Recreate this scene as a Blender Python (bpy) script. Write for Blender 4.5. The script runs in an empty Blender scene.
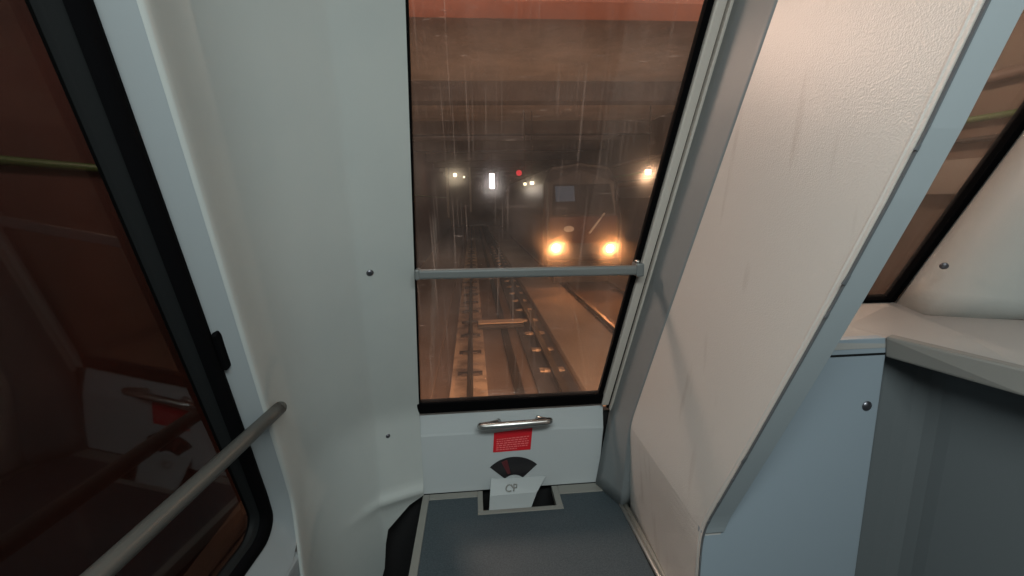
import bpy, bmesh, math, random
from mathutils import Vector, Matrix
random.seed(4)
V = Vector
SC = bpy.context.scene
COL = SC.collection

# ------------------------------------------------------------------ camera
FPX = 450.0
CAM = V((0, 0, 1.45))
def _n(a): return V(a).normalized()
_F = _n((472-512, 200-288, FPX))                       # world forward (+Y) in camera axes (right, down, ahead)
_L = _n((6029-512, 98-288, FPX)); _L = (_L - _F*_L.dot(_F)).normalized()   # world +X
_D = _F.cross(_L)                                      # world -Z
cd = bpy.data.cameras.new('camera'); cam = bpy.data.objects.new('camera', cd); COL.objects.link(cam)
cd.sensor_width = 36; cd.lens = 36*FPX/1024; cd.clip_start = .02; cd.clip_end = 200
def c2w(c):
    c = V(c); return V((c.dot(_L), c.dot(_F), -c.dot(_D)))
_r, _u, _b = c2w((1,0,0)), c2w((0,-1,0)), c2w((0,0,-1))
cam.matrix_world = Matrix(((_r.x,_u.x,_b.x,CAM.x),(_r.y,_u.y,_b.y,CAM.y),(_r.z,_u.z,_b.z,CAM.z),(0,0,0,1)))
SC.camera = cam

# ------------------------------------------------------------------ world and exposure
w = bpy.data.worlds.new('world'); SC.world = w; w.use_nodes = True
w.node_tree.nodes['Background'].inputs[0].default_value = (.012, .010, .011, 1)
w.node_tree.nodes['Background'].inputs[1].default_value = 1.0
SC.view_settings.view_transform = 'Standard'; SC.view_settings.look = 'None'
SC.view_settings.exposure = 0.72; SC.view_settings.gamma = 1; SC.view_settings.use_curve_mapping = False

# ------------------------------------------------------------------ large lights
def area(name, loc, target, size, size_y, power, col):
    l = bpy.data.lights.new(name, 'AREA'); l.shape = 'RECTANGLE'; l.size = size; l.size_y = size_y
    l.energy = power; l.color = col
    o = bpy.data.objects.new(name, l); COL.objects.link(o); o.location = loc
    o.rotation_euler = (V(target)-V(loc)).to_track_quat('-Z', 'Y').to_euler(); return o
# saloon ceiling light strip, behind and above the camera
area('saloon_ceiling_light', (.06, -.35, 2.17), (.06, -.10, 0), 1.1, .35, 19, (.90, 1.0, .98))
# tunnel lamp just ahead of the cab, high on the left
TL = V((-.80, 2.62, 2.62))
# own headlights, low on the nose, shining down the track
def spot(name, loc, target, power, col, ang, rad):
    l = bpy.data.lights.new(name, 'SPOT'); l.energy = power; l.color = col; l.spot_size = math.radians(ang)
    l.spot_blend = .6; l.shadow_soft_size = rad*.5
    o = bpy.data.objects.new(name, l); COL.objects.link(o); o.location = loc
    o.rotation_euler = (V(target)-V(loc)).to_track_quat('-Z', 'Y').to_euler(); return o
spot('own_headlight_beam', (-.1, 1.75, -.15), (.1, 5.5, -1.05), 460, (1, .60, .34), 110, .06)
spot('own_headlight_beam', (1.35, 1.75, -.15), (1.2, 5.5, -1.05), 460, (1, .60, .34), 110, .06)

# ------------------------------------------------------------------ helpers
def ray(px, py): return c2w(_n((px-512, py-288, FPX)))
def onY(px, py, Y): r = ray(px, py); return CAM + r*(Y/r.y)
def onX(px, py, X): r = ray(px, py); return CAM + r*(X/r.x)
def onZ(px, py, Z): r = ray(px, py); return CAM + r*((Z-CAM.z)/r.z)
def onP(px, py, p, n): r = ray(px, py); return CAM + r*((V(p)-CAM).dot(n)/r.dot(n))

def tag(o, label=None, cat=None, group=None, kind=None):
    if label: o['label'] = label
    if cat: o['category'] = cat
    if group: o['group'] = group
    if kind: o['kind'] = kind
    return o
def empty(name, loc, label=None, cat=None, group=None):
    o = bpy.data.objects.new(name, None); COL.objects.link(o); o.location = loc
    o.empty_display_size = .05
    bpy.context.view_layer.update()
    return tag(o, label, cat, group)
def link(name, bm, mat, parent=None, smooth=False, bevel=0, seg=2):
    """link bm (built in world coordinates) as one mesh object"""
    me = bpy.data.meshes.new(name)
    bmesh.ops.recalc_face_normals(bm, faces=bm.faces)
    off = V((0,0,0))
    if parent is not None:
        p = parent
        while p is not None: off += p.location; p = p.parent
    else:
        if bm.verts:
            lo = V((min(v.co.x for v in bm.verts), min(v.co.y for v in bm.verts), min(v.co.z for v in bm.verts)))
            hi = V((max(v.co.x for v in bm.verts), max(v.co.y for v in bm.verts), max(v.co.z for v in bm.verts)))
            off = V(((lo.x+hi.x)/2, (lo.y+hi.y)/2, lo.z))
    for v in bm.verts: v.co -= off
    bm.to_mesh(me); bm.free()
    if smooth:
        for p in me.polygons: p.use_smooth = True
    me.materials.append(mat)
    o = bpy.data.objects.new(name, me); COL.objects.link(o)
    if parent is not None: o.parent = parent
    else: o.location = off
    if bevel:
        m = o.modifiers.new('bevel', 'BEVEL'); m.width = bevel; m.segments = seg; m.limit_method = 'ANGLE'; m.angle_limit = math.radians(35)
    return o
def box(bm, lo, hi):
    vs = [bm.verts.new((x,y,z)) for x in (lo[0],hi[0]) for y in (lo[1],hi[1]) for z in (lo[2],hi[2])]
    for f in ((0,1,3,2),(4,6,7,5),(0,4,5,1),(2,3,7,6),(0,2,6,4),(1,5,7,3)): bm.faces.new([vs[i] for i in f])
def hexa(bm, a, b):
    """prism between two matching rings a and b"""
    va = [bm.verts.new(p) for p in a]; vb = [bm.verts.new(p) for p in b]; n = len(a)
    bm.faces.new(va); bm.faces.new(vb[::-1])
    for i in range(n): bm.faces.new((va[i], va[(i+1)%n], vb[(i+1)%n], vb[i]))
def slab(bm, pts, off):
    off = V(off); hexa(bm, [V(p) for p in pts], [V(p)+off for p in pts])
def tube(bm, pts, r, seg=20, caps=True):
    pts = [V(p) for p in pts]; rings = []; up = None
    for i, p in enumerate(pts):
        t = (pts[min(i+1,len(pts)-1)] - pts[max(i-1,0)]).normalized()
        if up is None:
            up = V((0,0,1)) if abs(t.z) < .9 else V((1,0,0))
        a = (up - t*up.dot(t)).normalized(); b = t.cross(a); up = a
        rr = r[i] if isinstance(r, (list,tuple)) else r
        rings.append([bm.verts.new(p + a*math.cos(2*math.pi*k/seg)*rr + b*math.sin(2*math.pi*k/seg)*rr) for k in range(seg)])
    for A, B in zip(rings, rings[1:]):
        for k in range(seg): bm.faces.new((A[k], A[(k+1)%seg], B[(k+1)%seg], B[k]))
    if caps: bm.faces.new(rings[0][::-1]); bm.faces.new(rings[-1])
def grid(bm, rows, thick=None):
    """rows: list of lists of points; thick: offset vector for a back skin"""
    A = [[bm.verts.new(p) for p in r] for r in rows]
    R, Cn = len(A), len(A[0])
    for i in range(R-1):
        for j in range(Cn-1): bm.faces.new((A[i][j], A[i][j+1], A[i+1][j+1], A[i+1][j]))
    if thick is not None:
        t = V(thick)
        B = [[bm.verts.new(V(p)+t) for p in r] for r in rows]
        for i in range(R-1):
            for j in range(Cn-1): bm.faces.new((B[i][j], B[i+1][j], B[i+1][j+1], B[i][j+1]))
        for i in range(R-1):
            bm.faces.new((A[i][0], A[i+1][0], B[i+1][0], B[i][0])); bm.faces.new((A[i][-1], B[i][-1], B[i+1][-1], A[i+1][-1]))
        for j in range(Cn-1):
            bm.faces.new((A[0][j], B[0][j], B[0][j+1], A[0][j+1])); bm.faces.new((A[-1][j], A[-1][j+1], B[-1][j+1], B[-1][j]))

# ------------------------------------------------------------------ materials
def mat(name, col, rough=.5, metal=0, spec=.5, bump=None, var=None, coat=0):
    """bump=(scale, strength, distance); var=(scale, colour2, lo, hi, stretch)"""
    m = bpy.data.materials.new(name); m.use_nodes = True; nt = m.node_tree; N = nt.nodes; b = N['Principled BSDF']
    b.inputs['Base Color'].default_value = (*col, 1); b.inputs['Roughness'].default_value = rough
    b.inputs['Metallic'].default_value = metal; b.inputs['Specular IOR Level'].default_value = spec
    b.inputs['Coat Weight'].default_value = coat
    tc = N.new('ShaderNodeTexCoord')
    if var:
        sc, c2, lo, hi, st = var
        mp = N.new('ShaderNodeMapping'); mp.inputs['Scale'].default_value = st
        nt.links.new(tc.outputs['Object'], mp.inputs[0])
        no = N.new('ShaderNodeTexNoise'); no.inputs['Scale'].default_value = sc; no.inputs['Detail'].default_value = 5
        nt.links.new(mp.outputs[0], no.inputs['Vector'])
        rp = N.new('ShaderNodeValToRGB'); rp.color_ramp.elements[0].position = lo; rp.color_ramp.elements[1].position = hi
        rp.color_ramp.elements[0].color = (*col, 1); rp.color_ramp.elements[1].color = (*c2, 1)
        nt.links.new(no.outputs[0], rp.inputs[0]); nt.links.new(rp.outputs[0], b.inputs['Base Color'])
    if bump:
        no = N.new('ShaderNodeTexNoise'); no.inputs['Scale'].default_value = bump[0]; no.inputs['Detail'].default_value = 3
        nt.links.new(tc.outputs['Object'], no.inputs['Vector'])
        bp = N.new('ShaderNodeBump'); bp.inputs['Strength'].default_value = bump[1]; bp.inputs['Distance'].default_value = bump[2]
        nt.links.new(no.outputs[0], bp.inputs['Height']); nt.links.new(bp.outputs[0], b.inputs['Normal'])
    return m
def emit(name, col, power):
    m = bpy.data.materials.new(name); m.use_nodes = True; nt = m.node_tree; nt.nodes.clear()
    e = nt.nodes.new('ShaderNodeEmission'); e.inputs[0].default_value = (*col, 1); e.inputs[1].default_value = power
    o = nt.nodes.new('ShaderNodeOutputMaterial'); nt.links.new(e.outputs[0], o.inputs[0]); return m

M = {}
M['pillar'] = mat('white_grp_moulding', (.50,.52,.50), .38, bump=(350,.25,.0006), var=(3,(.45,.48,.47),.3,.7,(1,1,1)))
M['wall'] = mat('pale_blue_grey_moulding', (.31,.34,.355), .4, bump=(300,.2,.0006))
M['jamb2'] = mat('mid_grey_laminate', (.22,.24,.248), .55, bump=(400,.2,.0005))
M['jamb'] = mat('grey_white_laminate', (.47,.50,.51), .5, bump=(400,.2,.0005))
def textured_white():
    m = mat('cream_white_textured_panel', (.60,.57,.54), .36, spec=.6, bump=None)
    nt = m.node_tree; N = nt.nodes; b = N['Principled BSDF']; tc = N['Texture Coordinate']
    v = N.new('ShaderNodeTexVoronoi'); v.inputs['Scale'].default_value = 420; nt.links.new(tc.outputs['Object'], v.inputs[0])
    no = N.new('ShaderNodeTexNoise'); no.inputs['Scale'].default_value = 240; no.inputs['Detail'].default_value = 4; nt.links.new(tc.outputs['Object'], no.inputs['Vector'])
    ad = N.new('ShaderNodeMath'); ad.operation = 'ADD'; nt.links.new(v.outputs['Distance'], ad.inputs[0]); nt.links.new(no.outputs[0], ad.inputs[1])
    bp = N.new('ShaderNodeBump'); bp.inputs['Strength'].default_value = .3; bp.inputs['Distance'].default_value = .0009
    nt.links.new(ad.outputs[0], bp.inputs['Height']); nt.links.new(bp.outputs[0], b.inputs['Normal'])
    # vertical grubby wipe marks
    mp = N.new('ShaderNodeMapping'); mp.inputs['Scale'].default_value = (14,14,2.2); mp.inputs['Rotation'].default_value = (.25,0,0)
    nt.links.new(tc.outputs['Object'], mp.inputs[0])
    n2 = N.new('ShaderNodeTexNoise'); n2.inputs['Scale'].default_value = 1.6; n2.inputs['Detail'].default_value = 2; nt.links.new(mp.outputs[0], n2.inputs['Vector'])
    rp = N.new('ShaderNodeValToRGB'); rp.color_ramp.elements[0].position = .62; rp.color_ramp.elements[1].position = .74
    rp.color_ramp.elements[0].color = (.60,.57,.54,1); rp.color_ramp.elements[1].color = (.50,.46,.43,1)
    nt.links.new(n2.outputs[0], rp.inputs[0]); nt.links.new(rp.outputs[0], b.inputs['Base Color'])
    return m
M['cream'] = textured_white()
M['blue'] = mat('pale_blue_laminate', (.27,.32,.365), .45, bump=(300,.15,.0005))
M['strip'] = mat('blue_grey_edging', (.31,.345,.365), .45)
M['sill'] = mat('warm_white_moulding', (.33,.325,.315), .4, bump=(300,.2,.0006))
M['dark_panel'] = mat('shade_dark_laminate', (.11,.122,.128), .5, bump=(300,.15,.0005))  # panel colour darkened for the shade under the sill
M['rubber'] = mat('black_rubber', (.003,.003,.0035), .8, spec=.03)
M['rubber2'] = mat('dark_grey_window_channel', (.009,.010,.0105), .7, spec=.15)
M['alu'] = mat('brushed_aluminium', (.55,.54,.51), .38, metal=.85, bump=(500,.1,.0004))
M['frame'] = mat('pale_anodised_frame', (.66,.60,.54), .45, metal=.2)
M['steel'] = mat('brushed_steel_tube', (.56,.55,.53), .27, metal=1, bump=(400,.08,.0003))
M['rail_tube'] = mat('grey_painted_tube', (.065,.062,.056), .42, metal=.2)
M['bar_tube'] = mat('grey_satin_bar', (.16,.17,.168), .36, metal=.15)
M['vinyl'] = mat('blue_grey_speckled_vinyl', (.028,.041,.050), .6, bump=(900,.3,.0006), var=(260,(.058,.076,.088),.35,.7,(1,1,1)))
M['edge'] = mat('grey_aluminium_edging', (.27,.265,.24), .45, metal=.3)
M['plate'] = mat('off_white_plate', (.305,.33,.335), .45)
M['red'] = mat('red_vinyl', (.62,.012,.022), .4)
M['red_print'] = mat('pale_red_print', (.85,.22,.22), .5)
M['fan'] = mat('smoked_black_plastic', (.02,.018,.02), .22)
M['screw'] = mat('dark_screw', (.16,.16,.18), .35, metal=.9)
M['void'] = mat('near_black_cavity_shade', (.012,.012,.013), .7)  # near-black colour stands in for shade in the gaps and recess
M['floor'] = mat('charcoal_floor_vinyl', (.05,.055,.06), .6, bump=(500,.2,.0005))
M['ceiling'] = mat('white_ceiling_panel', (.6,.6,.58), .5)
M['roundel'] = mat('dark_grey_print', (.23,.23,.215), .5)
M['concrete'] = mat('warm_tunnel_concrete', (.44,.41,.40), .9, bump=(9,.6,.03), var=(1.6,(.30,.275,.27),.35,.7,(1,1,1)))
M['concrete2'] = mat('dark_purplish_concrete', (.10,.092,.098), .9, bump=(9,.6,.03), var=(1.2,(.055,.050,.055),.35,.7,(1,1,1)))  # darker, slightly purple version of the tunnel concrete
M['glow_beam'] = mat('lamp_glow_on_beam', (.75,.32,.22), .8)  # orange lamp glow painted into the nearest roof beam
M['bed'] = mat('dusty_track_slab', (.22,.15,.115), .85, bump=(16,.7,.02), var=(1.3,(.17,.11,.085),.35,.65,(1,.35,1)))
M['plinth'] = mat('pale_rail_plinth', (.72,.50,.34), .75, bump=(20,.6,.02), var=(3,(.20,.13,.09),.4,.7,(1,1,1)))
M['iron'] = mat('dark_rail_iron', (.035,.026,.022), .6, metal=.4)
M['rail_head'] = mat('worn_rail_head', (.14,.10,.085), .4, metal=.8)
M['clip'] = mat('rusty_clip', (.07,.045,.035), .6, metal=.4)
M['walk'] = mat('sandy_walkway', (.40,.31,.245), .85, bump=(14,.5,.02), var=(.9,(.30,.22,.17),.35,.65,(1,.5,1)))
M['train_red'] = mat('dark_red_coachwork', (.06,.018,.018), .35, coat=.3)
M['train_grey'] = mat('grey_coachwork', (.04,.04,.05), .4)
M['train_glass'] = mat('dark_cab_glass', (.03,.035,.045), .08)
M['screen_patch'] = emit('bluish_screen_patch', (.5,.58,.7), .06)  # weakly emissive bluish rectangle on the windscreen
M['cable_green'] = mat('green_cable', (.06,.12,.03), .5)
M['pipe'] = mat('brown_pipe', (.12,.085,.07), .6)
M['head_warm'] = emit('warm_headlight', (1,.38,.11), 50)
M['lamp_white'] = emit('white_reflected_light', (1,.95,.95), 5)
M['lamp_warm'] = emit('warm_tunnel_lamp', (1,.60,.36), 14)
M['lamp_yellow'] = emit('yellow_reflected_light', (1,.86,.55), 3)
M['lamp_red'] = emit('red_signal_lamp', (1,.04,.06), .5)
M['brown_band'] = mat('brown_tunnel_wall', (.12,.092,.072), .85, bump=(9,.4,.02), var=(1.4,(.12,.08,.06),.35,.65,(1,1,1)))
M['pale_band'] = mat('pale_wall_ledge', (.22,.20,.18), .8)
M['red_wall'] = mat('dull_red_tunnel_wall', (.060,.016,.011), .8, bump=(9,.4,.02), var=(1.6,(.036,.011,.009),.35,.65,(1,1,1)))

def dirty_glass(name, tint, haze, rough_mix, scratches=True):
    m = bpy.data.materials.new(name); m.use_nodes = True; nt = m.node_tree; N = nt.nodes; N.clear()
    out = N.new('ShaderNodeOutputMaterial'); tr = N.new('ShaderNodeBsdfTransparent'); tr.inputs[0].default_value = (*tint, 1)
    gl = N.new('ShaderNodeBsdfGlossy'); gl.inputs['Roughness'].default_value = .03
    rf = N.new('ShaderNodeBsdfRefraction'); rf.inputs['Roughness'].default_value = 1.0; rf.inputs['IOR'].default_value = 1.022
    rf.inputs[0].default_value = (*tint, 1)
    tl = N.new('ShaderNodeBsdfTranslucent'); tl.inputs[0].default_value = (.75,.72,.70,1)
    df = N.new('ShaderNodeBsdfDiffuse'); df.inputs[0].default_value = (.6,.6,.6,1)
    fr = N.new('ShaderNodeFresnel')
    ge = N.new('ShaderNodeNewGeometry'); io = N.new('ShaderNodeMapRange')   # same reflectance on both faces of the pane
    io.inputs[3].default_value = 1.45; io.inputs[4].default_value = 1/1.45
    nt.links.new(ge.outputs['Backfacing'], io.inputs[0]); nt.links.new(io.outputs[0], fr.inputs[0])
    def mix(fac, a, b):
        x = N.new('ShaderNodeMixShader')
        if isinstance(fac, float): x.inputs[0].default_value = fac
        else: nt.links.new(fac, x.inputs[0])
        nt.links.new(a, x.inputs[1]); nt.links.new(b, x.inputs[2]); return x.outputs[0]
    a = mix(rough_mix, tr.outputs[0], rf.outputs[0])
    dd = mix(.3, tl.outputs[0], df.outputs[0])
    fac = haze
    if scratches:
        tc = N.new('ShaderNodeTexCoord')
        def streak(scale, rot, lo, hi, amt):
            mp = N.new('ShaderNodeMapping'); mp.inputs['Scale'].default_value = scale; mp.inputs['Rotation'].default_value = rot
            nt.links.new(tc.outputs['Object'], mp.inputs[0])
            no = N.new('ShaderNodeTexNoise'); no.inputs['Scale'].default_value = 1; no.inputs['Detail'].default_value = 3
            nt.links.new(mp.outputs[0], no.inputs['Vector'])
            mr = N.new('ShaderNodeMapRange'); mr.inputs[1].default_value = lo; mr.inputs[2].default_value = hi
            mr.inputs[3].default_value = 0; mr.inputs[4].default_value = amt
            nt.links.new(no.outputs[0], mr.inputs[0]); return mr.outputs[0]
        def add(p, q):
            x = N.new('ShaderNodeMath'); x.operation = 'ADD'
            nt.links.new(p, x.inputs[0])
            if isinstance(q, float): x.inputs[1].default_value = q
            else: nt.links.new(q, x.inputs[1])
            return x.outputs[0]
        f1 = streak((260, 3, 3), (0,0,0), .60, .74, haze*3)
        f2 = streak((3, 3, 160), (0,.06,0), .66, .80, haze*3)
        f3 = streak((7, 7, 7), (0,0,0), .35, .75, haze*1.1)
        f4 = streak((20, 150, 150), (.3,.7,0), .68, .76, haze*5)
        fac = add(add(add(f1, f2), add(f3, f4)), haze*.55)
    b = mix(fac, a, dd)
    c = mix(fr.outputs[0], b, gl.outputs[0])
    nt.links.new(c, out.inputs[0]); return m
M['glass'] = dirty_glass('scratched_window_glass', (.93,.90,.88), .034, .09)
M['side_glass'] = dirty_glass('tinted_side_glass', (.43,.42,.42), .003, .02, False)

# ------------------------------------------------------------------ cab geometry frame
S = ray(438, 977); S = S/S.z                    # windscreen lean, per metre of height
ZK = .763                                       # height where the lean starts (window bottom)
FN = V((1,0,0)).cross(S).normalized()
P0 = V((0, 1.1382, 1.45))
def front(px, py): return onP(px, py, P0, FN)   # a point of the windscreen plane
def lean(base, z, soft=.02):
    """column through base (x, y at ZK): leans with the windscreen above ZK, upright below"""
    t = (z-ZK)/soft
    k = soft*(math.log1p(math.exp(t)) if t < 30 else t)
    return V((base[0]+S.x*k, base[1]+S.y*k, z))
def base_of(p): return (p.x - S.x*max(0,p.z-ZK), p.y - S.y*max(0,p.z-ZK))
ZT = 2.08
def zs(lo, hi, extra=()):
    l = [lo, hi] + [z for z in extra if lo < z < hi] + [z for z in (ZK-.05, ZK-.03, ZK-.015, ZK, ZK+.015, ZK+.03, ZK+.05, 1.0, 1.3, 1.6) if lo < z < hi]
    return sorted(set(l))

# ------------------------------------------------------------------ left side wall with its window
GB = (-.480, .956)                              # gasket front edge at ZK
TAP = .08
def wl(u, z, off=0.0):
    """point of the left wall: u metres along (0 = front edge of the window), off = inboard"""
    p = lean((GB[0]+TAP*u, GB[1]+u), z); p.x += off; return p
def rrect(u0, u1, z0, z1, r, n=8):
    pts = []
    for (cu, cz, a0) in ((u1-r, z0+r, -90), (u1-r, z1-r, 0), (u0+r, z1-r, 90), (u0+r, z0+r, 180)):
        for k in range(n+1):
            a = math.radians(a0 + 90*k/n); pts.append((cu+r*math.cos(a), cz+r*math.sin(a)))
    res = []                                    # densify the straight runs
    for i in range(len(pts)):
        a, b = pts[i], pts[(i+1)%len(pts)]; L = math.hypot(b[0]-a[0], b[1]-a[1]); k = max(1, int(L/.05))
        for j in range(k): res.append((a[0]+(b[0]-a[0])*j/k, a[1]+(b[1]-a[1])*j/k))
    return res
WU0, WU1, WZ0, WZ1, WR = -1.75, -.006, .715, 1.98, .055
hole = rrect(WU0, WU1, WZ0, WZ1, WR)
def ring(bm, loops):
    R = [[bm.verts.new(p) for p in l] for l in loops]; n = len(R[0])
    for A, B in zip(R, R[1:]):
        for i in range(n): bm.faces.new((A[i], A[(i+1)%n], B[(i+1)%n], B[i]))
def grown(g, off):
    """the hole outline grown by g metres"""
    return [wl(u, z, off) for (u, z) in rr(g)]
def rr(g):
    cu, cz = (WU0+WU1)/2, (WZ0+WZ1)/2; out = []
    for (u, z) in hole:
        out.append((cu + (u-cu)*(1+2*g/(WU1-WU0)), cz + (z-cz)*(1+2*g/(WZ1-WZ0))))
    return out
def outer_rect():
    out = []; U0, U1, Z0, Z1 = -2.9, .028, .62, ZT+.1
    for (u, z) in hole:
        if z <= WZ0+WR*.35: out.append((min(U1, max(U0, U0+(u-WU0)*(U1-U0)/(WU1-WU0))), Z0))
        elif z >= WZ1-WR*.35: out.append((U0+(u-WU0)*(U1-U0)/(WU1-WU0), Z1))
        elif u > (WU0+WU1)/2: out.append((U1, Z0+(z-WZ0)*(Z1-Z0)/(WZ1-WZ0)))
        else: out.append((U0, Z0+(z-WZ0)*(Z1-Z0)/(WZ1-WZ0)))
    return out
bm = bmesh.new()
OR = outer_rect()
ring(bm, [grown(0, -.03), grown(0, 0), [wl(u, z, .001) for u, z in rr(.008)], [wl(u, z, .030) for u, z in OR]])
o = link('wall_left', bm, M['wall'], smooth=True); tag(o, kind='structure')
o.modifiers.new('e', 'EDGE_SPLIT').split_angle = math.radians(40)
# lower part of the left wall
bm = bmesh.new()
rows = []
for z, off in ((.62,.030), (.60,.030), (.55,.024), (.3,.022), (0,.022)):
    rows.append([V((GB[0]+TAP*u+off, GB[1]+u, z)) for u in (-2.9, -2, -1, -.5, 0, .055)])
grid(bm, rows, (-.02,0,0)); tag(link('wall_left', bm, M['wall'], smooth=False, bevel=.01), kind='structure')

win = empty('window_1', (GB[0], GB[1]-.8, WZ0)); tag(win, kind='structure')
bm = bmesh.new()     # black rubber lip round the opening
ring(bm, [grown(.004,-.002), grown(.005,.004), grown(-.004,.006), grown(-.020,.004), grown(-.024,-.006)])
gk = link('gasket', bm, M['rubber'], win, smooth=True)
bm = bmesh.new()     # a torn piece of the lip
a = wl(.004, 1.215, .012); b = wl(.004, 1.12, .012)
slab(bm, [wl(-.004,1.235,.011), wl(.008,1.243,.011), wl(.014,1.230,.011), wl(.026,1.190,.013), wl(.044,1.150,.014), wl(.024,1.172,.012), wl(.014,1.186,.011), wl(.010,1.170,.011), wl(-.004,1.165,.011)], (-.008,0,0))
link('torn_gasket_flap', bm, M['rubber'], win)
bm = bmesh.new()     # window channel set back behind it
def gz(z, o0): return o0 - .012*max(0, z-ZK)
ring(bm, [grown(-.020,-.004)] + [[wl(u, z, gz(z, o_)) for u, z in rr(g_)] for g_, o_ in ((-.022,-.008),(-.028,-.011),(-.031,-.014),(-.031,-.026))])
link('window_channel', bm, M['rubber2'], win, smooth=True)
bm = bmesh.new()
gp = [wl(u, z, gz(z,-.022)) for u, z in ((WU0+.02, ZK), (-.02, ZK), (-.02, WZ1-.02), (WU0+.02, WZ1-.02))]
slab(bm, gp, (-.006, 0, 0))
g2 = [wl(WU0+.02, WZ0+.02, -.022), wl(-.02, WZ0+.02, -.022)]
slab(bm, [g2[0], g2[1], gp[1], gp[0]], (-.006,0,0))
link('pane', bm, M['side_glass'], win)

# ------------------------------------------------------------------ left corner pillar
def colbase(px, Y, py=200):
    return base_of(onY(px, py, Y))
PC = [colbase(198,.6965), colbase(202,.699), colbase(205,.704), colbase(209,.716), colbase(214,.740), colbase(220,.770), colbase(227,.802), colbase(236,.835),
      colbase(246,.865), colbase(262,.905), colbase(288,.962), colbase(318,1.018), colbase(346,1.073), colbase(351,1.080), colbase(356,1.084), colbase(390,1.116), colbase(412,1.135)]
NPC = len(PC)
# bottom edge of the moulding: rises towards the window corner
def zbot(i):
    t = i/(NPC-1)
    return {16:.452, 15:.425, 14:.36, 13:.31, 12:.22, 11:.08}.get(i, 0.0)
bm = bmesh.new()
Z = [0,.0,.05,.12,.2,.26,.31,.36,.4,.43,.452,.46,.47,.48,.49,.5,.52,.6,.68] + [ZK+d for d in (-.04,-.02,0,.02,.04,.08)] + [1.0,1.2,1.4,1.6,1.8,ZT+.1]
rows = []
for z in Z[1:]:
    row = []
    for i, b in enumerate(PC):
        zz = max(z, zbot(i)); p = lean(b, zz)
        if zz < .60 and i >= 8:                 # bulge shaped at the foot so its top edge catches a light streak
            p.y -= .016*math.exp(-((zz-.470)/.022)**2)*max(0,min(1,(i-10)/3))
        row.append(p)
    rows.append(row)
grid(bm, rows, (-.03,.035,0))
bmesh.ops.remove_doubles(bm, verts=bm.verts, dist=.0004)
o = link('wall_front_left', bm, M['pillar'], smooth=True); tag(o, kind='structure')
o.modifiers.new('e', 'EDGE_SPLIT').split_angle = math.radians(50)

# ------------------------------------------------------------------ front wall below the window
YP = 1.422
def fbase(x): return (x, 1.4225)
XL, XR = -.205, .432
bm = bmesh.new()
a0, a1 = V((XL-.01,1.440,ZK-.012)), V((XR,1.440,ZK-.012))
rows = [[a0, V((0,1.44,ZK-.012)), V((.2,1.44,ZK-.012)), a1],
        [V((XL-.01,1.437,.748)), V((0,1.437,.748)), V((.2,1.437,.748)), V((XR,1.437,.748))],
        [V((XL-.01,YP+.002,.672)), V((0,YP+.002,.672)), V((.2,YP+.002,.672)), V((XR,YP+.002,.665))],
        [V((XL-.01,YP,.664)), V((0,YP,.664)), V((.2,YP,.664)), V((XR,YP,.657))],
        [V((XL-.01,YP,.447)), V((0,YP,.447)), V((.2,YP,.447)), V((XR-.015,YP,.447))]]
grid(bm, rows, (0,.03,0))
tag(link('wall_front', bm, M['jamb'], bevel=.002), kind='structure')

# ------------------------------------------------------------------ front window
win2 = empty('window_2', (.13, 1.42, ZK)); tag(win2, kind='structure')
def fp(x, z, off=0.0):
    """windscreen-plane point (off = towards the saloon)"""
    p = lean((x, 1.4225), z, .0005); return p + FN*off
bm = bmesh.new()
WX0, WX1 = -.197, .4195
slab(bm, [fp(WX0-.03,ZK-.03,-.012), fp(WX1+.03,ZK-.03,-.012), fp(WX1+.03,ZT,-.012), fp(WX0-.03,ZT,-.012)], FN*-.008)
link('pane', bm, M['glass'], win2)
bm = bmesh.new()  # black rubber: thin on the left, broad at right and bottom
G_ = [(WX0-.012,WX0+.006)]
slab(bm, [fp(WX0-.014,ZK,.002), fp(WX0+.001,ZK,.002), fp(WX0+.001,ZT,.002), fp(WX0-.014,ZT,.002)], FN*-.02)
link('gasket', bm, M['rubber'], win2, bevel=.002)
bm = bmesh.new()
slab(bm, [fp(WX1-.013,ZK,.004), fp(WX1+.002,ZK,.004), fp(WX1+.002,ZT,.004), fp(WX1-.013,ZT,.004)], FN*-.02)
link('gasket', bm, M['rubber'], win2, bevel=.002)
bm = bmesh.new()
slab(bm, [fp(WX0-.014,ZK-.010,.006), fp(WX1+.004,ZK-.010,.006), fp(WX1+.004,ZK+.030,.006), fp(WX0-.014,ZK+.032,.006)], FN*-.022)
link('gasket', bm, M['rubber'], win2, bevel=.002)
# aluminium channel beside it
bm = bmesh.new()
slab(bm, [fp(WX1+.002,ZK-.012,.012), fp(WX1+.026,ZK-.012,.012), fp(WX1+.026,ZT,.012), fp(WX1+.002,ZT,.012)], FN*-.03)
link('window_frame', bm, M['frame'], win2, bevel=.004)
bm = bmesh.new()
slab(bm, [fp(WX1+.029,ZK-.03,.016), fp(WX1+.037,ZK-.03,.016), fp(WX1+.037,ZT,.016), fp(WX1+.029,ZT,.016)], FN*-.03)
link('frame_bead', bm, M['frame'], win2, bevel=.002)
bm = bmesh.new()
slab(bm, [fp(WX1+.022,ZK-.03,.002), fp(WX1+.034,ZK-.03,.002), fp(WX1+.034,ZT,.002), fp(WX1+.022,ZT,.002)], FN*-.03)
link('frame_groove', bm, M['rubber'], win2)

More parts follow.
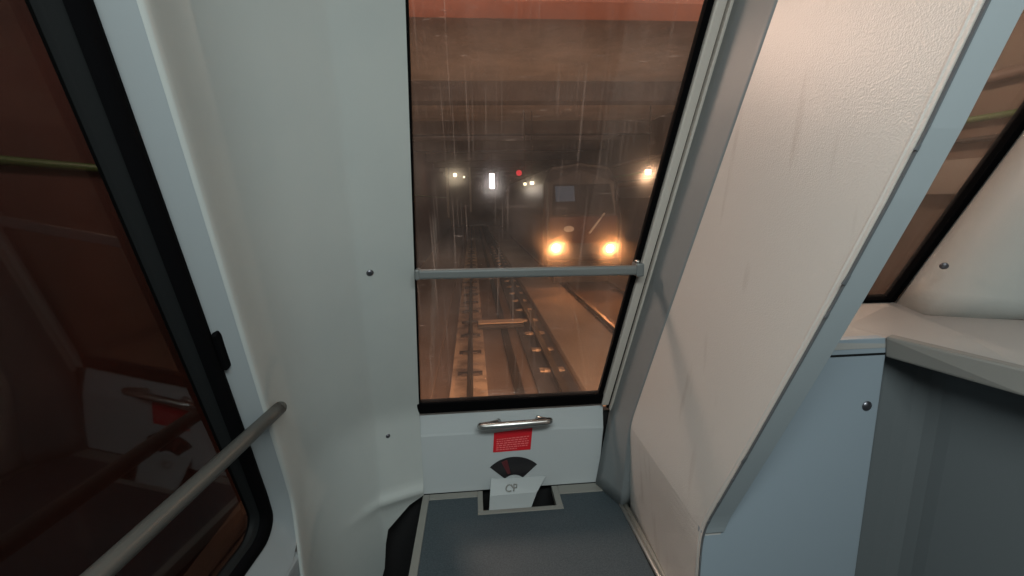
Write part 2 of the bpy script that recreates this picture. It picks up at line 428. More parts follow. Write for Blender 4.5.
# ------------------------------------------------------------------ jamb and textured partition on the right
K = V((.454, .790, ZK))
NDY = [(ZK,0.0),(1.0,0.0),(1.214,.0035),(1.304,.006),(1.441,.0115),(1.52,.017),(1.587,.025),(2.3,.11)]
ZX = tuple(z for z, _ in NDY[1:])
NEAR = (K.x, K.y)                               # near edge of the partition (at ZK)
FAR = (.458, 1.237)
JB = (WX1+.036, 1.4155)
def near_dy(z):
    """slight backward bow of the partition's near edge"""
    T_ = NDY
    if z <= T_[0][0]: return T_[0][1]
    for (z0,d0),(z1,d1) in zip(T_,T_[1:]):
        if z <= z1: return d0+(d1-d0)*(z-z0)/(z1-z0)
    return T_[-1][1]
def near(dx, dy, z):
    p = lean((NEAR[0]+dx, NEAR[1]+dy), z); p.y += near_dy(z); return p
def smoothcol(pts, lo, hi): return [[lean(p, z) for p in pts] for z in zs(lo, hi)]
bm = bmesh.new()
mids = [(JB[0]+(FAR[0]-JB[0])*t + .012*math.sin(math.pi*t)*.0, JB[1]+(FAR[1]-JB[1])*t) for t in (0,.25,.5,.75,.93,1)]
def jl(p, z, t):
    q = lean(p, z)
    if z < ZK: q.x -= (ZK-z)*.16*(1-t)          # the foot of the jamb draws in towards the window
    if z < ZK: q.y += (ZK-z)*.16*t
    return q
rows = [[jl(p, z, t) for p, t in zip(mids, (0,.25,.5,.75,.93,1))] for z in zs(.43, ZT+.1, (.5,.6,.7))]
grid(bm, rows, (.035,.0,0))
tag(link('wall_front_right', bm, M['jamb2'], smooth=True), kind='structure')
part = empty('partition', (.47, 1.0, .43), 'tall cream textured partition panel lit warm, right of the narrow front window', 'partition')
bm = bmesh.new()
cols = [0, .03, .15, .35, .6, .85, 1]
def pl_(t, z):
    b = (FAR[0]+(NEAR[0]-FAR[0])*t, FAR[1]+(NEAR[1]-FAR[1])*t); q = lean(b, z)
    if z < ZK: q.y += (ZK-z)*.16*(1-t)
    q.y += near_dy(z)*t
    if z < ZK: q.x += (ZK-z)*.095*(1-t**4)
    return q
rows = [[pl_(t, z) for t in cols] for z in zs(.40, ZT+.1, (.5,.6,.7)+ZX)]
grid(bm, rows, (.042,0,0))
link('panel', bm, M['cream'], part, smooth=False, bevel=.002)
bm = bmesh.new()       # rounded edge bead
tube(bm, [near(.003,.010,z) for z in zs(.40, ZT+.1, ZX)], .004, 10)
link('edge_bead', bm, M['cream'], part, smooth=True)
bm = bmesh.new()       # blue end strip
SW = .044
rows = [[near(.002,-.004,z), near(SW,-.004,z)] for z in zs(ZK, ZT+.1, ZX)]
grid(bm, rows, (0,.012,0))
st = link('end_strip', bm, M['strip'], part); st['label'] = 'blue-grey end strip'
bm = bmesh.new()       # dark sealant line, chipped
rows = [[near(-.0005,-.0055,z), near(.002,-.0055,z)] for z in zs(ZK-.2, ZT+.1, ZX)]
grid(bm, rows, (0,.004,0))
for zc, hh, ww in ((1.335,.012,.004),(1.28,.006,.003),(.985,.014,.004),(.93,.006,.003),(.86,.012,.003),(.80,.008,.003),(.70,.01,.002),(1.50,.005,.003)):
    slab(bm, [near(-ww,-.0062,zc-hh/2), near(.002,-.0062,zc-hh/2-.002), near(.002,-.0062,zc+hh/2), near(-ww*.6,-.0062,zc+hh/2)], (0,.003,0))
link('joint_line', bm, mat('dark_joint', (.10,.11,.12), .8), part)

# ------------------------------------------------------------------ blue console and sill
con = empty('console', (.64, .95, 0), 'pale blue console box with a dark screw under the white sill, right of partition', 'console')
CX1 = .812
bm = bmesh.new()
pts = [(K.x+.001, .786, .47), (.50,.786,.468), (.50,.786,0), (.822,.786,0), (.810,.786,1.135), (K.x+.04,.786,1.135), (K.x+.001,.786,ZK-.002)]
slab(bm, pts, (0, .02, 0)); link('front_panel', bm, M['blue'], con, bevel=.002)
bm = bmesh.new()
pts = [(K.x+.04,.786,1.137), (.810,.786,1.137), (.804,.786,1.168), (K.x+.04,.786,1.168)]
slab(bm, pts, (0,.02,0)); link('upper_fillet', bm, M['blue'], con, bevel=.001)
bm = bmesh.new()
box(bm, (.692,.7850,1.1335), (.808,.787,1.1375)); link('seam', bm, M['rubber2'], con)
def screw(loc, nrm, label, r=.008):
    q = V(nrm).to_track_quat('Z','X')
    root = empty('screw', V(loc), label, 'screw')
    bm = bmesh.new(); prof = [(1.25,0),(1.2,.12),(1,.30),(.8,.45),(.45,.58),(.3,.60)]
    R = [[bm.verts.new(V(loc)+q@V((math.cos(a)*r*p, math.sin(a)*r*p, h*r))) for a in [2*math.pi*k/18 for k in range(18)]] for p, h in prof]
    for A, B in zip(R, R[1:]):
        for k in range(18): bm.faces.new((A[k],A[(k+1)%18],B[(k+1)%18],B[k]))
    cc = bm.verts.new(V(loc)+q@V((0,0,.35*r)))
    for k in range(18): bm.faces.new((R[-1][k],R[-1][(k+1)%18],cc))
    bm.faces.new(R[0][::-1])
    link('screw_head', bm, M['screw'], root, smooth=True)
    return root
screw(onY(867,406,.7855), (0,-1,0), 'dark domed screw on the pale blue console panel', .0085)

ZSL = 1.168
bm = bmesh.new()     # white sill with drooping front lip, wrapping round to the right
E1 = onZ(925,315,1.122); E2 = onZ(1022,320,1.142)
T = [V((K.x+.045,.786,ZSL)), V((.811,.787,ZSL)), V((.874,.603,ZSL)), V((1.037,.10,ZSL)), V((1.45,.10,ZSL)), V((1.45,.80,1.145)), E2, E1, V((1.33,1.285,1.108)), V((.60,1.275,1.118))]
vs = [bm.verts.new(p) for p in T]; mid = bm.verts.new((.85,.93,1.150)); mp_ = {'m': mid}
for f in [(0,1,'m',9), ('m',7,8,9), (1,2,'m'), (2,7,'m'), (2,6,7), (2,3,4,6), (4,5,6)]: bm.faces.new([vs[i] if isinstance(i,int) else mp_[i] for i in f])
sl = link('sill', bm, M['sill']); tag(sl, 'white moulded sill with a rounded front lip at the far right', 'sill')
m_ = sl.modifiers.new('solid','SOLIDIFY'); m_.thickness = .02; m_.offset = -1
bm = bmesh.new()     # lip face
lo_ = [((.8015,.7845),(.8075,.7845),(.830,.800)), ((.8630,.599),(.8575,.597),(.885,.606)), ((1.027,.10),(1.020,.10),(1.05,.10))]
rg = [[bm.verts.new(p) for p in (V((*a,ZSL+.0035)), V((*b,1.129)), V((*c,1.129)), V((*c,ZSL+.0035)))] for a,b,c in lo_]
for A_, B_ in zip(rg, rg[1:]):
    for k in range(4): bm.faces.new((A_[k],A_[(k+1)%4],B_[(k+1)%4],B_[k]))
bm.faces.new(rg[0][::-1]); bm.faces.new(rg[-1])
link('lip', bm, mat('dark_grey_sill_lip', (.20,.19,.175), .5), sl, bevel=.004)  # lip face coloured darker than the sill top
# dark recessed side below the sill
rec = empty('recess_panel', (.95,.5,0), 'recessed side panel coloured dark for the shade under the sill, far right', 'panel')
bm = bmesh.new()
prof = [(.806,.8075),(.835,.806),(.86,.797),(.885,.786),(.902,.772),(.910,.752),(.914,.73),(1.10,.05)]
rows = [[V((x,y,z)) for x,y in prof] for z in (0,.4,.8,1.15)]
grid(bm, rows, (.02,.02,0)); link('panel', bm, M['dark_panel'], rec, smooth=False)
# right wall body behind everything
bm = bmesh.new(); box(bm, (1.45,-3,0), (1.48,1.0,2.2)); tag(link('wall_right', bm, M['wall']), kind='structure')

# ------------------------------------------------------------------ right front window and its pillar
win3 = empty('window_3', (.9, 1.42, ZK)); tag(win3, kind='structure')
bm = bmesh.new()
slab(bm, [fp(.50,.90,-.012), fp(1.33,.90,-.012), fp(1.33,ZT,-.012), fp(.50,ZT,-.012)], FN*-.008)
link('pane', bm, M['glass'], win3)
RG0, RG1 = 1.287, 1.322
def rgx(z): return RG0 + (RG1-RG0)*(z-1.11)/.5
bm = bmesh.new()
slab(bm, [fp(rgx(1.1)-.020,1.1,.006), fp(rgx(1.1)+.002,1.1,.006), fp(rgx(ZT)+.002,ZT,.006), fp(rgx(ZT)-.022,ZT,.006)], FN*-.03)
link('gasket', bm, M['rubber'], win3, bevel=.002)
bm = bmesh.new()
slab(bm, [fp(.50,1.105,.004), fp(rgx(1.1),1.105,.004), fp(rgx(1.1),1.122,.004), fp(.50,1.122,.004)], FN*-.03)
link('gasket', bm, M['rubber'], win3)
bm = bmesh.new()
slab(bm, [fp(.49,.7,.0), fp(1.45,.7,.0), fp(1.45,1.108,.0), fp(.49,1.108,.0)], FN*-.03)
tag(link('wall_front', bm, M['jamb']), kind='structure')
# pillar moulding right of it
bm = bmesh.new(); rows = []
b0 = fp(rgx(1.108)+.001,1.108,.008)
def lerp(a,b,t): return a+(b-a)*t
bb = [b0, V((E1.x,E1.y,E1.z+.001)), lerp(E1,E2,.5)+V((0,-.012,.001)), V((E2.x,E2.y,E2.z+.001)), V((1.45,.80,1.146))]
pil = []
for t in (0, .08, .5, 1.0):
    row = []
    for k, p in enumerate(bb):
        q = p + S*((ZT+.1-1.11)*t); 
        if k < 1: q = fp(rgx(min(1.108+(ZT-1.008)*t, 3)), 1.108+(ZT+.1-1.108)*t, .008)
        q.z = 1.108 + (ZT+.1-1.108)*t if t > 0 else p.z
        row.append(q)
    pil.append(row)
grid(bm, pil, (.03,.03,0)); tag(link('wall_front_corner_right', bm, M['pillar'], smooth=True), kind='structure')

# ------------------------------------------------------------------ grab bar across the front window
bar = empty('grab_bar', (.15,1.19,1.24), 'straight satin grey horizontal bar across the front window', 'bar')
A = front(417.5,274.5) - FN*.0; B = front(640,270) 
def toward(p, d): return p + (CAM-p).normalized()*d
A = toward(A, .035); B = toward(B, .035)
bm = bmesh.new(); hy, hz = .010, .0132
hexa(bm, [A+V((0,a,b)) for a,b in ((-hy,-hz),(hy,-hz),(hy,hz),(-hy,hz))], [B+V((0,a,b)) for a,b in ((-hy,-hz),(hy,-hz),(hy,hz),(-hy,hz))])
link('tube', bm, M['bar_tube'], bar, bevel=.007, seg=4)
bm = bmesh.new()
c = B; box(bm, (c.x-.014,c.y-.013,c.z-.017), (c.x+.008,c.y+.03,c.z+.020)); link('end_bracket', bm, M['bar_tube'], bar, bevel=.004)
bm = bmesh.new()
c = A; box(bm, (c.x-.006,c.y-.012,c.z-.014), (c.x+.006,c.y+.03,c.z+.014)); link('end_bracket', bm, M['bar_tube'], bar, bevel=.004)
bm = bmesh.new()
q = toward(front(638,262), .03); tube(bm, [q+V((0,.012,0)), q+V((0,-.004,0))], [.006,.005], 14); link('bolt', bm, M['steel'], bar, smooth=True)

# ------------------------------------------------------------------ side handrail on the left
hr = empty('handrail', (-.40,.4,1.03), 'long grey tubular handrail running back along the left window', 'handrail')
E = onP(279,413,V((GB[0]+.045,GB[1],ZK)),S.cross(V((TAP,1,0))).normalized())
D0 = onP(84,580,V((GB[0]+.045,GB[1],ZK)),S.cross(V((TAP,1,0))).normalized())
dr = (D0-E).normalized(); dr.z = 0; dr.normalize()
E.z = (E.z+D0.z)/2
bm = bmesh.new()
pp = [E+V((-.028,.045,0)), E+V((-.012,.030,0)), E+V((-.003,.012,0)), E] + [E+dr*t for t in (.03,.3,.8,1.6)]
tube(bm, pp[3:4]+pp[3:] if False else pp[3:], .0135, 24); link('tube', bm, M['rail_tube'], hr, smooth=True)
bm = bmesh.new(); rv = (E-CAM).normalized(); tube(bm, [E-dr*.006, E-dr*.006+rv*.02-dr*.004, E-dr*.004+rv*.10], [.0130,.0115,.0115], 20); link('end_bracket', bm, M['rail_tube'], hr, smooth=True)
bm = bmesh.new(); q = E-dr*.0025+V((.0,0,.0)); tube(bm, [q, q-dr*.008], [.0080,.0065], 14); link('end_screw', bm, M['screw'], hr, smooth=True)

# ------------------------------------------------------------------ U handle, red notice, fan-shaped label
hd = empty('grab_rail', (.11,1.39,.69), 'short curved steel handle above the red notice', 'handle')
yh = YP-.052
h0, h1 = onY(480,427,yh), onY(549,421.5,yh); h0 -= V((.010,0,0)); h1 += V((.010,0,0))
w0_, w1_ = onY(499,421.5,YP), onY(537,418.5,YP)
def bez(a,b,c,d,n=10): return [a*(1-t)**3+b*3*t*(1-t)**2+c*3*t*t*(1-t)+d*t**3 for t in [k/n for k in range(n+1)]]
X_ = (h1-h0).normalized(); Yv = V((0,1,0))
pts = bez(w0_, w0_-Yv*.03-X_*.030, h0-X_*.012+Yv*.012, h0+X_*.022) + bez(h1-X_*.022, h1+X_*.012+Yv*.012, w1_-Yv*.03+X_*.030, w1_)
bm = bmesh.new(); tube(bm, pts, .0115, 20); link('tube', bm, M['steel'], hd, smooth=True)
rs = empty('notice', (.11,YP,.61), 'small red rectangular notice below the steel handle', 'sign')
yq = YP-.0015
c4 = [onY(494,433,yq), onY(532.5,428,yq), onY(530.5,449.5,yq), onY(493,452.5,yq)]
bm = bmesh.new(); slab(bm, c4, (0,.0014,0)); link('sticker', bm, M['red'], rs)
bm = bmesh.new()     # rows of tiny print, illegible in the photograph
tl, tr, brr, bl = c4
for r in range(6):
    v = .34 + r*.105; u = .08
    while u < .90:
        wdt = random.uniform(.03,.10)
        if r == 5 and u > .62: break
        def q_(uu, vv): return lerp(lerp(tl,tr,uu), lerp(bl,brr,uu), vv) + V((0,-.0006,0))
        u2 = min(u+wdt,.93)
        slab(bm, [q_(u,v), q_(u2,v), q_(u2,v+.038), q_(u,v+.038)], (0,.0004,0)); u = u2+.02
link('print', bm, M['red_print'], rs)
fn_ = empty('fan_label', (.11,YP,.52), 'black fan-shaped label beneath the red notice', 'sign')
fc = onY(514,486,yq)
bm = bmesh.new(); N_ = 18
ro, ri = .113, .044
a_ = [math.radians(-46+92*k/N_) for k in range(N_+1)]
outer = [fc+V((math.sin(t)*ro*1.02,0,math.cos(t)*ro)) for t in a_]; inner = [fc+V((math.sin(t)*ri,0,math.cos(t)*ri)) for t in a_]
va = [[bm.verts.new(p) for p in outer],[bm.verts.new(p) for p in inner]]
vb = [[bm.verts.new(p+V((0,.0014,0))) for p in outer],[bm.verts.new(p+V((0,.0014,0))) for p in inner]]
for k in range(N_):
    bm.faces.new((va[0][k],va[0][k+1],va[1][k+1],va[1][k])); bm.faces.new((vb[0][k+1],vb[0][k],vb[1][k],vb[1][k+1]))
    bm.faces.new((va[0][k+1],va[0][k],vb[0][k],vb[0][k+1])); bm.faces.new((va[1][k],va[1][k+1],vb[1][k+1],vb[1][k]))
link('label_face', bm, M['fan'], fn_)
bm = bmesh.new()
ts = [math.radians(-24), math.radians(-12)]
slab(bm, [fc+V((math.sin(t)*r,-.0006,math.cos(t)*r)) for t, r in ((ts[0],ro-.008),(ts[1],ro-.006),(ts[1],ri+.008),(ts[0],ri+.008))], (0,.0006,0))
link('red_reflection', bm, mat('dark_red_reflection', (.10,.018,.022), .3), fn_)  # reddish reflection on the label, painted as a dark red sliver

# ------------------------------------------------------------------ raised step with vinyl top
ZLg = .443
step = empty('step', (.13,.9,0), 'raised step with blue-grey vinyl top and grey metal edging below the window', 'step')
LX0, LX1 = -.214, .470
NX0, NX1, NY = .006, .232, 1.322               # notch
EW = .022
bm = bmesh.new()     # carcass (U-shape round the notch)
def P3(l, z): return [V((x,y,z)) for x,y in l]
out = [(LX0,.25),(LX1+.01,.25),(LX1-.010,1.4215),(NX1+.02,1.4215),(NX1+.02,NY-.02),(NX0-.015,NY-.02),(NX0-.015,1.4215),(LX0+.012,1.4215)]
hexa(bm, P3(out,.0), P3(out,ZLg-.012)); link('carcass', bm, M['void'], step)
bm = bmesh.new()
vin = [(LX0+EW,.26),(LX1-.004,.26),(LX1-.016,1.375),(NX1+.036,1.375),(NX1+.036,NY-.022),(NX0-.022,NY-.022),(NX0-.022,1.392),(LX0+EW+.010,1.392)]
hexa(bm, P3(vin,ZLg-.012), P3(vin,ZLg)); link('vinyl_top', bm, M['vinyl'], step)
def strip(name, l, z0=ZLg-.012, z1=ZLg+.003, m='edge'):
    bm = bmesh.new(); hexa(bm, P3(l,z0), P3(l,z1)); return link(name, bm, M[m], step, bevel=.002)
strip('left_edging', [(LX0-.003,.25),(LX0+EW,.25),(LX0+EW+.010,1.4215),(LX0+.009,1.4215)], ZLg-.04)
strip('back_edging', [(LX0+EW+.010,1.392),(NX0-.022,1.392),(NX0-.022,1.4215),(LX0+EW+.010,1.4215)])
strip('back_edging', [(NX1+.036,1.375),(LX1-.022,1.375),(LX1-.018,1.4215),(NX1+.036,1.4215)])
strip('notch_edging', [(NX0-.022,NY-.022),(NX1+.036,NY-.022),(NX1+.036,NY-.004),(NX0-.022,NY-.004)], ZLg-.02)
strip('notch_edging', [(NX0-.022,NY-.004),(NX0-.004,NY-.004),(NX0-.004,1.4215),(NX0-.022,1.4215)], ZLg-.02)
strip('notch_edging', [(NX1+.014,NY-.004),(NX1+.036,NY-.004),(NX1+.036,1.4215),(NX1+.014,1.4215)], ZLg-.02)
# right kerb under the partition: channel plus light lip
bm = bmesh.new()
tube(bm, [V((LX1-.012,1.392,ZLg+.003)), V((LX1-.002,.98,ZLg+.003)), V((LX1+.006,.3,ZLg+.003))], .007, 10); link('kerb_edging', bm, M['alu'], step, smooth=True)
bm = bmesh.new()
tube(bm, [V((LX1+.000,1.35,ZLg+.006)), V((LX1+.012,.98,ZLg+.006)), V((LX1+.018,.3,ZLg+.006))], .008, 10); link('kerb_edging', bm, M['edge'], step, smooth=True)
# plate covering the recess
pt = empty('cover_plate', (.11,1.37,.45), 'off-white plate sloping into the notch of the step', 'plate')
u0, u1 = onY(491,479,YP-.002), onY(546,476,YP-.002)
l0, l1 = onY(489,512,1.345), onY(531,508,1.345)
bm = bmesh.new()
grid(bm, [[u0,u1],[onY(490,496,1.385), onY(537,492,1.385)],[l0,l1]], (0,.004,0)); link('plate', bm, M['plate'], pt)
bm = bmesh.new()     # worn grey emblem: a small ring with two strokes
e0 = lerp(lerp(u0,u1,.44),lerp(l0,l1,.5),.42); ex = V((1,0,0)); ez = (u0-l0).normalized(); en = ex.cross(ez).normalized()*-1
if en.y > 0: en = -en
e0 = onY(511,488,1.396)
tube(bm, [e0+ex*(-.006+.011*math.cos(a))+ez*.011*math.sin(a) for a in [2*math.pi*k/16 for k in range(15)]], .0026, 6)
tube(bm, [e0+ex*.010-ez*.011, e0+ex*.010+ez*.012], .0026, 6); tube(bm, [e0+ex*.010+ez*.012, e0+ex*.020+ez*.010, e0+ex*.020+ez*.0, e0+ex*.010], .0026, 6)
link('emblem', bm, M['roundel'], pt)
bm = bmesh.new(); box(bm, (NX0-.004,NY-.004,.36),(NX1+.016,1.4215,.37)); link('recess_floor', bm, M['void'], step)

# ------------------------------------------------------------------ screws in the left pillar and right pillar
def on_pillar(px, py):
    best = None
    for i in range(NPC-1):
        a, b = PC[i], PC[i+1]
        d = V((b[0]-a[0], b[1]-a[1], 0)); nn = d.cross(S if py < 420 else V((0,0,1))).normalized()
        base = V((a[0],a[1],ZK)); p = onP(px, py, base, nn)
        bx = (p.x - (S.x*(p.z-ZK) if p.z > ZK else 0) - a[0]); by = (p.y-(S.y*(p.z-ZK) if p.z > ZK else 0) - a[1])
        t = (bx*d.x+by*d.y)/d.length_squared
        if -.001 <= t <= 1.001:
            if nn.y > 0: nn = -nn
            return p, nn
    return onY(px,py,1.1), V((0,-1,0))
for px, py, lb, r in ((370,273,'dark screw on the white left pillar, the upper one beside the front window',.0075), (388,436,'dark screw low on the white left pillar, the lower of two',.006)):
    p, nn = on_pillar(px, py); screw(p, nn, lb, r)
aa, bb2, cc2 = pil[0][2], pil[0][3], pil[2][2]
nn = (bb2-aa).cross(cc2-aa).normalized()
if nn.y > 0: nn = -nn
screw(onP(944,266,aa,nn), nn, 'small dark screw on the white pillar above the sill at far right', .0075)

# ------------------------------------------------------------------ room shell out of view
bm = bmesh.new(); box(bm, (-.62,-3,-.04),(1.5,1.42,0)); tag(link('floor', bm, M['floor']), kind='structure')
bm = bmesh.new(); box(bm, (-.72,-3,2.19),(1.5,1.0,2.22)); tag(link('ceiling', bm, M['ceiling']), kind='structure')
bm = bmesh.new(); box(bm, (-1.0,-3.03,0),(1.5,-3,2.2)); tag(link('wall_back', bm, M['wall']), kind='structure')
bm = bmesh.new(); box(bm, (-.45,1.47,-.5),(1.55,1.50,.70)); tag(link('wall_front', bm, M['void']), kind='structure')

# ------------------------------------------------------------------ tunnel
ZR = -1.05
YE = 46
def stbox(name, lo, hi, m, bevel=0):
    bm = bmesh.new(); box(bm, lo, hi); return tag(link(name, bm, M[m], bevel=bevel), kind='structure')
stbox('track_bed', (-2.6,1.2,ZR-.35), (6.2,YE,ZR-.16), 'bed')
stbox('tunnel_wall_left', (-2.45,-5,ZR-.2), (-2.2,YE,4.3), 'red_wall')
stbox('tunnel_wall_right', (5.6,-5,ZR-.2), (5.9,YE,4.3), 'brown_band')
stbox('tunnel_roof', (-2.6,-5,3.75), (6.2,YE,4.0), 'concrete')
stbox('tunnel_end_wall', (-2.6,YE,-1.4), (6.2,YE+.3,4.2), 'concrete2')
for k in range(9):
    y = 4.9+k*4.6
    bm = bmesh.new(); box(bm, (-2.2,y,3.38), (5.6,y+.45,3.76))
    tag(link('roof_beam', bm, M['concrete2' if k else 'glow_beam']), kind='structure')
stbox('walkway', (1.44,1.2,ZR-.16), (2.55,YE,ZR-.03), 'walk', .02)
stbox('walkway', (-1.9,1.2,ZR-.16), (-.62,YE,ZR-.06), 'bed', .02)

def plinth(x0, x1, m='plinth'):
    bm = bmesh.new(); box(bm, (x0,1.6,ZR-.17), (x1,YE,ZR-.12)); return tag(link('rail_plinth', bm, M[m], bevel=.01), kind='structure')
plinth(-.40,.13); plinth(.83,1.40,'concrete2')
def rail(x, label, wide=.075, cm='clip', hm='rail_head'):
    root = empty('rail', (x,3,ZR-.12), label, 'rail')
    bm = bmesh.new()
    box(bm, (x-.045,1.6,ZR-.12),(x+.045,YE,ZR-.105)); box(bm, (x-.012,1.6,ZR-.105),(x+.012,YE,ZR-.03))
    link('rail_web', bm, M['iron'], root)
    bm = bmesh.new(); box(bm, (x-wide/2,1.6,ZR-.03),(x+wide/2,YE,ZR)); link('rail_head', bm, M[hm], root, bevel=.008)
    bm = bmesh.new()
    k = 0; y = 4.5
    while y < 26:
        for sx in (-1,1):
            box(bm, (x+sx*.085-.045,y,ZR-.12),(x+sx*.085+.045,y+.10,ZR-.075))
            box(bm, (x+sx*.15-.04,y+.02,ZR-.12),(x+sx*.15+.04,y+.17,ZR-.10))
        y += .98
    cl = link('rail_clips', bm, M[cm], root, bevel=.006); cl['kind'] = 'stuff'
rail(-.12, 'left running rail of the near track with bright plinths and clips', .06, 'clip', 'iron')
rail(1.15, 'right running rail of the near track beside the sandy walkway', .11, 'plinth', 'iron')
rail(2.72, 'left running rail of the track under the oncoming train')
rail(4.10, 'right running rail of the track under the oncoming train')
# cable trough in the four-foot and crossing plate
tg = bmesh.new(); box(tg, (.50,1.6,ZR-.16),(.64,YE,ZR-.13)); tag(link('cable_trough', tg, M['iron'], bevel=.004), 'dark cable trough running between the two near rails', 'trough')
cv = empty('track_box', (.48,9.2,ZR-.16), 'dark low box lying across the near track between its rails', 'box')
bm = bmesh.new(); box(bm, (.02,8.9,ZR-.103),(.99,9.30,ZR-.02)); link('housing', bm, M['iron'], cv, bevel=.02)
bm = bmesh.new(); box(bm, (.04,8.98,ZR-.019),(.98,9.26,ZR+.0)); link('cover', bm, mat('headlit_box_lid',(.75,.50,.32),.5), cv, bevel=.01)  # bright lid colour stands in for headlight falling on the box top

# cables and ledges along the walls
def run(name, x, z, r, m, label, cat):
    bm = bmesh.new(); tube(bm, [V((x,-4,z)), V((x,YE,z))], r, 8); tag(link(name, bm, M[m], smooth=True), label, cat)
run('cable', -2.16, 1.67, .022, 'cable_green', 'green line standing in for a reflection along the dull red tunnel wall, seen through left window', 'cable')  # left run added in place of a green reflection in the glass
run('cable', 5.52, 2.22, .035, 'cable_green', 'green cable along the brown tunnel wall, seen through right window', 'cable')
run('pipe', 5.52, 2.0, .03, 'iron', 'dark pipe under the green cable on the right tunnel wall', 'pipe')
run('pipe', 5.50, 2.62, .06, 'pale_dummy' if False else 'pipe', 'thick brown pipe highest on the right tunnel wall', 'pipe')
stbox('wall_ledge', (5.45,-4,1.42), (5.6,YE,1.80), 'pale_band')

# ------------------------------------------------------------------ lamps in the tunnel
def point(name, loc, power, col, r=.05):
    l = bpy.data.lights.new(name, 'POINT'); l.energy = power; l.color = col; l.shadow_soft_size = r
    o = bpy.data.objects.new(name, l); COL.objects.link(o); o.location = loc; return o
def tunnel_lamp(loc, label, m, size=(.10,.10,.05), power=0, col=(1,.8,.6)):
    x, y, z = loc
    root = empty('tunnel_lamp', loc, label, 'lamp')
    bm = bmesh.new(); box(bm, (x-size[0]*.6,y-size[1]*.6,z+size[2]/2),(x+size[0]*.6,y+size[1]*.6,z+size[2]/2+.05)); link('housing', bm, M['iron'], root)
    bm = bmesh.new(); box(bm, (x-size[0]/2,y-size[1]/2,z-size[2]/2),(x+size[0]/2,y+size[1]/2,z+size[2]/2)); link('diffuser', bm, M[m], root)
    bm = bmesh.new(); tube(bm, [V((x,y,z+size[2]/2+.05)), V((x,y,3.76))], .012, 6); link('hanger', bm, M['iron'], root)
    if power: point('lamp_glow', (x,y,z-size[2]/2-.03), power, col, .02)
# the lamp just ahead, out of the top of the photograph
tunnel_lamp(tuple(TL+V((0,0,.16))), 'warm tunnel lamp hanging just ahead of the windscreen', 'lamp_warm', (.22,.12,.05))
point('near_lamp_light', TL, 84, (1, .76, .62), .24)
p = onY(492,181,20); tunnel_lamp(tuple(p), 'tall white lamp standing in for a reflected light, brightest of the distant row', 'lamp_white', (.20,.1,.62), 7, (1,.95,.9))  # distant row: lamps added in place of reflected cabin lights
p = onY(455,175,22); tunnel_lamp(tuple(p), 'yellowish lamp standing in for a reflected light, leftmost of the distant row', 'lamp_yellow', (.15,.1,.15), 15, (1,.85,.6))
p = onY(464,177,26); tunnel_lamp(tuple(p), 'tiny pale lamp standing in for a reflected light, just right of the leftmost one', 'lamp_yellow', (.09,.08,.09))
p = onY(532,183,12.6); tunnel_lamp(tuple(p), 'yellowish lamp standing in for a reflected light, right end of the distant row', 'lamp_yellow', (.10,.08,.08), 3, (1,.85,.6))
p = onY(525,184,12.6); tunnel_lamp(tuple(p), 'small pale lamp standing in for a reflected light, beside the right end of the distant row', 'lamp_yellow', (.07,.06,.07))
p = onY(648,172,11); tunnel_lamp(tuple(p), 'warm orange lamp on the right beside the window frame', 'lamp_warm', (.10,.1,.10), 14, (1,.62,.36))
p = onY(519,173,24)
root = empty('signal', tuple(p), 'small dark signal with a dim red light among the distant lamps', 'signal')
bm = bmesh.new(); box(bm, (p.x-.25,p.y,p.z-.22),(p.x+.25,p.y+.2,p.z+.22)); link('housing', bm, M['iron'], root)
bm = bmesh.new(); tube(bm, [V((p.x,p.y-.03,p.z)), V((p.x,p.y,p.z))], .15, 14); link('lens', bm, M['lamp_red'], root)
bm = bmesh.new(); tube(bm, [V((p.x,p.y+.1,p.z+.2)), V((p.x,p.y+.1,3.76))], .03, 8); link('post', bm, M['iron'], root)

# unseen lamp added to brighten the right-hand tunnel wall
tunnel_lamp((3.9,4.6,3.3), 'added unseen warm lamp high over the neighbouring track', 'lamp_warm', (.2,.12,.05), 70, (1,.78,.6))
tunnel_lamp((.9,9.6,3.30), 'warm tunnel lamp under the roof over the near track', 'lamp_warm', (.2,.12,.05), 60, (1,.72,.55)) if False else None
# pale posts of the station far ahead
for i, (px, h) in enumerate(((447,36),(470,30))):
    p = onY(px, 182, 28); q = onY(px, 182+h, 28)
    bm = bmesh.new(); box(bm, (p.x-.06,p.y,q.z),(p.x+.06,p.y+.12,3.76))
    tag(link('post', bm, M['pale_band'], bevel=.01), 'thin pale upright post in the distance beyond the lamps', 'post', 'distant posts in the tunnel')

# ------------------------------------------------------------------ oncoming train
TY = 13.0
tr_ = empty('train', (3.2,TY,ZR), 'dark oncoming train with two glowing warm headlights on the right-hand track', 'train')
TX0, TX1 = 2.02, 4.42
bm = bmesh.new()
def sect(y, inset, ztop):
    l = [(TX0+inset+.10,-.62),(TX0+inset,-.45),(TX0+inset,.9),(TX0+inset+.08,1.9),(TX0+inset+.35,ztop),((TX0+TX1)/2,ztop+.10),(TX1-inset-.35,ztop),(TX1-inset-.08,1.9),(TX1-inset,.9),(TX1-inset,-.45),(TX1-inset-.10,-.62)]
    return [V((x,y,z)) for x,z in l]
secs = [sect(TY+.0,.12,2.18), sect(TY+.12,.03,2.30), sect(TY+.5,0,2.36), sect(TY+16,0,2.36)]
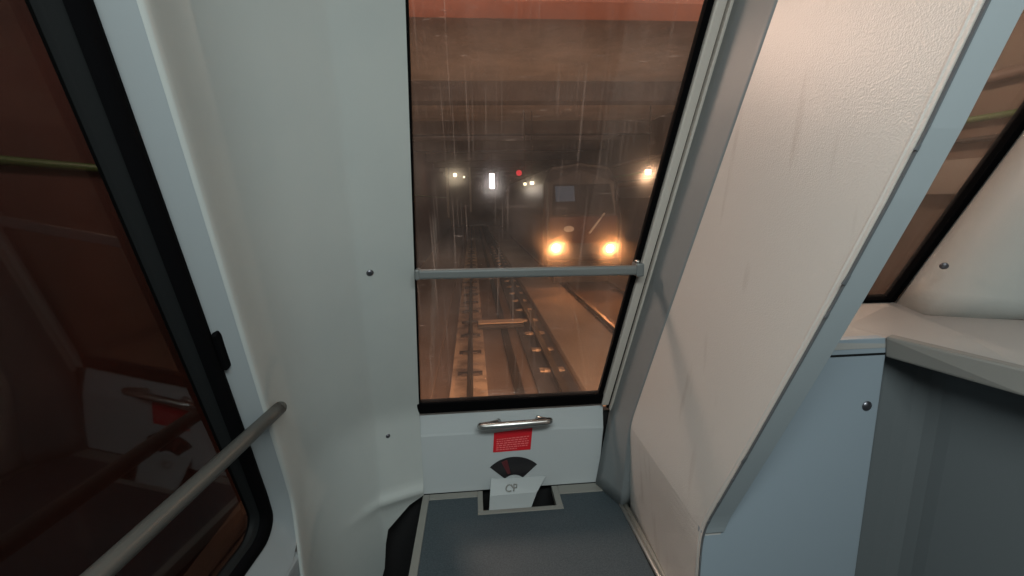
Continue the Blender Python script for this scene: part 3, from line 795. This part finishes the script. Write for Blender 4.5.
# lean the nose back above the waist
for s_, k in ((secs[0],.32),(secs[1],.28)):
    for p in s_:
        if p.z > .9: p.y += (p.z-.9)*k
R = [[bm.verts.new(p) for p in s_] for s_ in secs]; n_ = len(R[0])
for A_, B_ in zip(R,R[1:]):
    for i in range(n_): bm.faces.new((A_[i],A_[(i+1)%n_],B_[(i+1)%n_],B_[i]))
bm.faces.new(R[0][::-1]); bm.faces.new(R[-1])
link('body', bm, M['train_grey'], tr_, bevel=.03)
def nose(x, z, off): y = TY-off + (max(0,z-.9)*.32); return V((x,y,z))
bm = bmesh.new(); slab(bm, [nose(TX0+.28,.98,.01),nose(TX1-.28,.98,.01),nose(TX1-.36,1.85,.01),nose(TX0+.36,1.85,.01)], (0,.03,0)); ws = link('windscreen', bm, M['train_glass'], tr_)
bm = bmesh.new(); slab(bm, [nose(2.42,1.36,.03),nose(2.98,1.36,.03),nose(2.98,1.80,.03),nose(2.42,1.80,.03)], (0,.015,0)); link('windscreen_patch', bm, M['screen_patch'], ws)
bm = bmesh.new(); slab(bm, [nose(TX0+.22,.15,.012),nose(TX1-.22,.15,.012),nose(TX1-.2,.92,.012),nose(TX0+.2,.92,.012)], (0,.02,0)); link('front_panel', bm, M['train_red'], tr_)
bm = bmesh.new(); e = onY(569,229,TY-.03)
slab(bm, [e+V((.15*math.cos(a),0,.09*math.sin(a))) for a in [2*math.pi*k/20 for k in range(20)]], (0,.02,0)); link('oval_badge', bm, M['ceiling'], tr_)
for px in (556, 610):
    p = onY(px, 248 if px == 556 else 248.5, TY-.03)
    bm = bmesh.new(); tube(bm, [p+V((0,.01,0)), p+V((0,.06,0))], .19, 20); hl = link('headlight', bm, M['alu'], tr_, smooth=False)
    bm = bmesh.new(); tube(bm, [p+V((0,-.01,0)), p+V((0,.008,0))], [.085,.11], 18); link('lens', bm, M['head_warm'], hl)
    s_ = spot('oncoming_headlight_beam', p+V((0,-.1,0)), V((p.x-.3, 3, -1.0)), 50, (1,.42,.16), 80, .1)
# wiper, drawn as a plain white streak
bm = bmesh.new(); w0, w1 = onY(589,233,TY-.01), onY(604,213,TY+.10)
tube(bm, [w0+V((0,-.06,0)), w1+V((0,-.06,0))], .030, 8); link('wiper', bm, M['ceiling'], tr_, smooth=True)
bm = bmesh.new(); slab(bm, [V((TX0+.1,TY-.12,-.62)),V((TX1-.1,TY-.12,-.62)),V((TX1-.1,TY-.12,-.32)),V((TX0+.1,TY-.12,-.32))], (0,.2,0)); link('bumper', bm, M['iron'], tr_, bevel=.03)
bm = bmesh.new(); slab(bm, [V((TX0+.35,TY+.2,ZR)),V((TX1-.35,TY+.2,ZR)),V((TX1-.35,TY+.2,-.6)),V((TX0+.35,TY+.2,-.6))], (0,3,0)); link('bogie', bm, M['iron'], tr_)
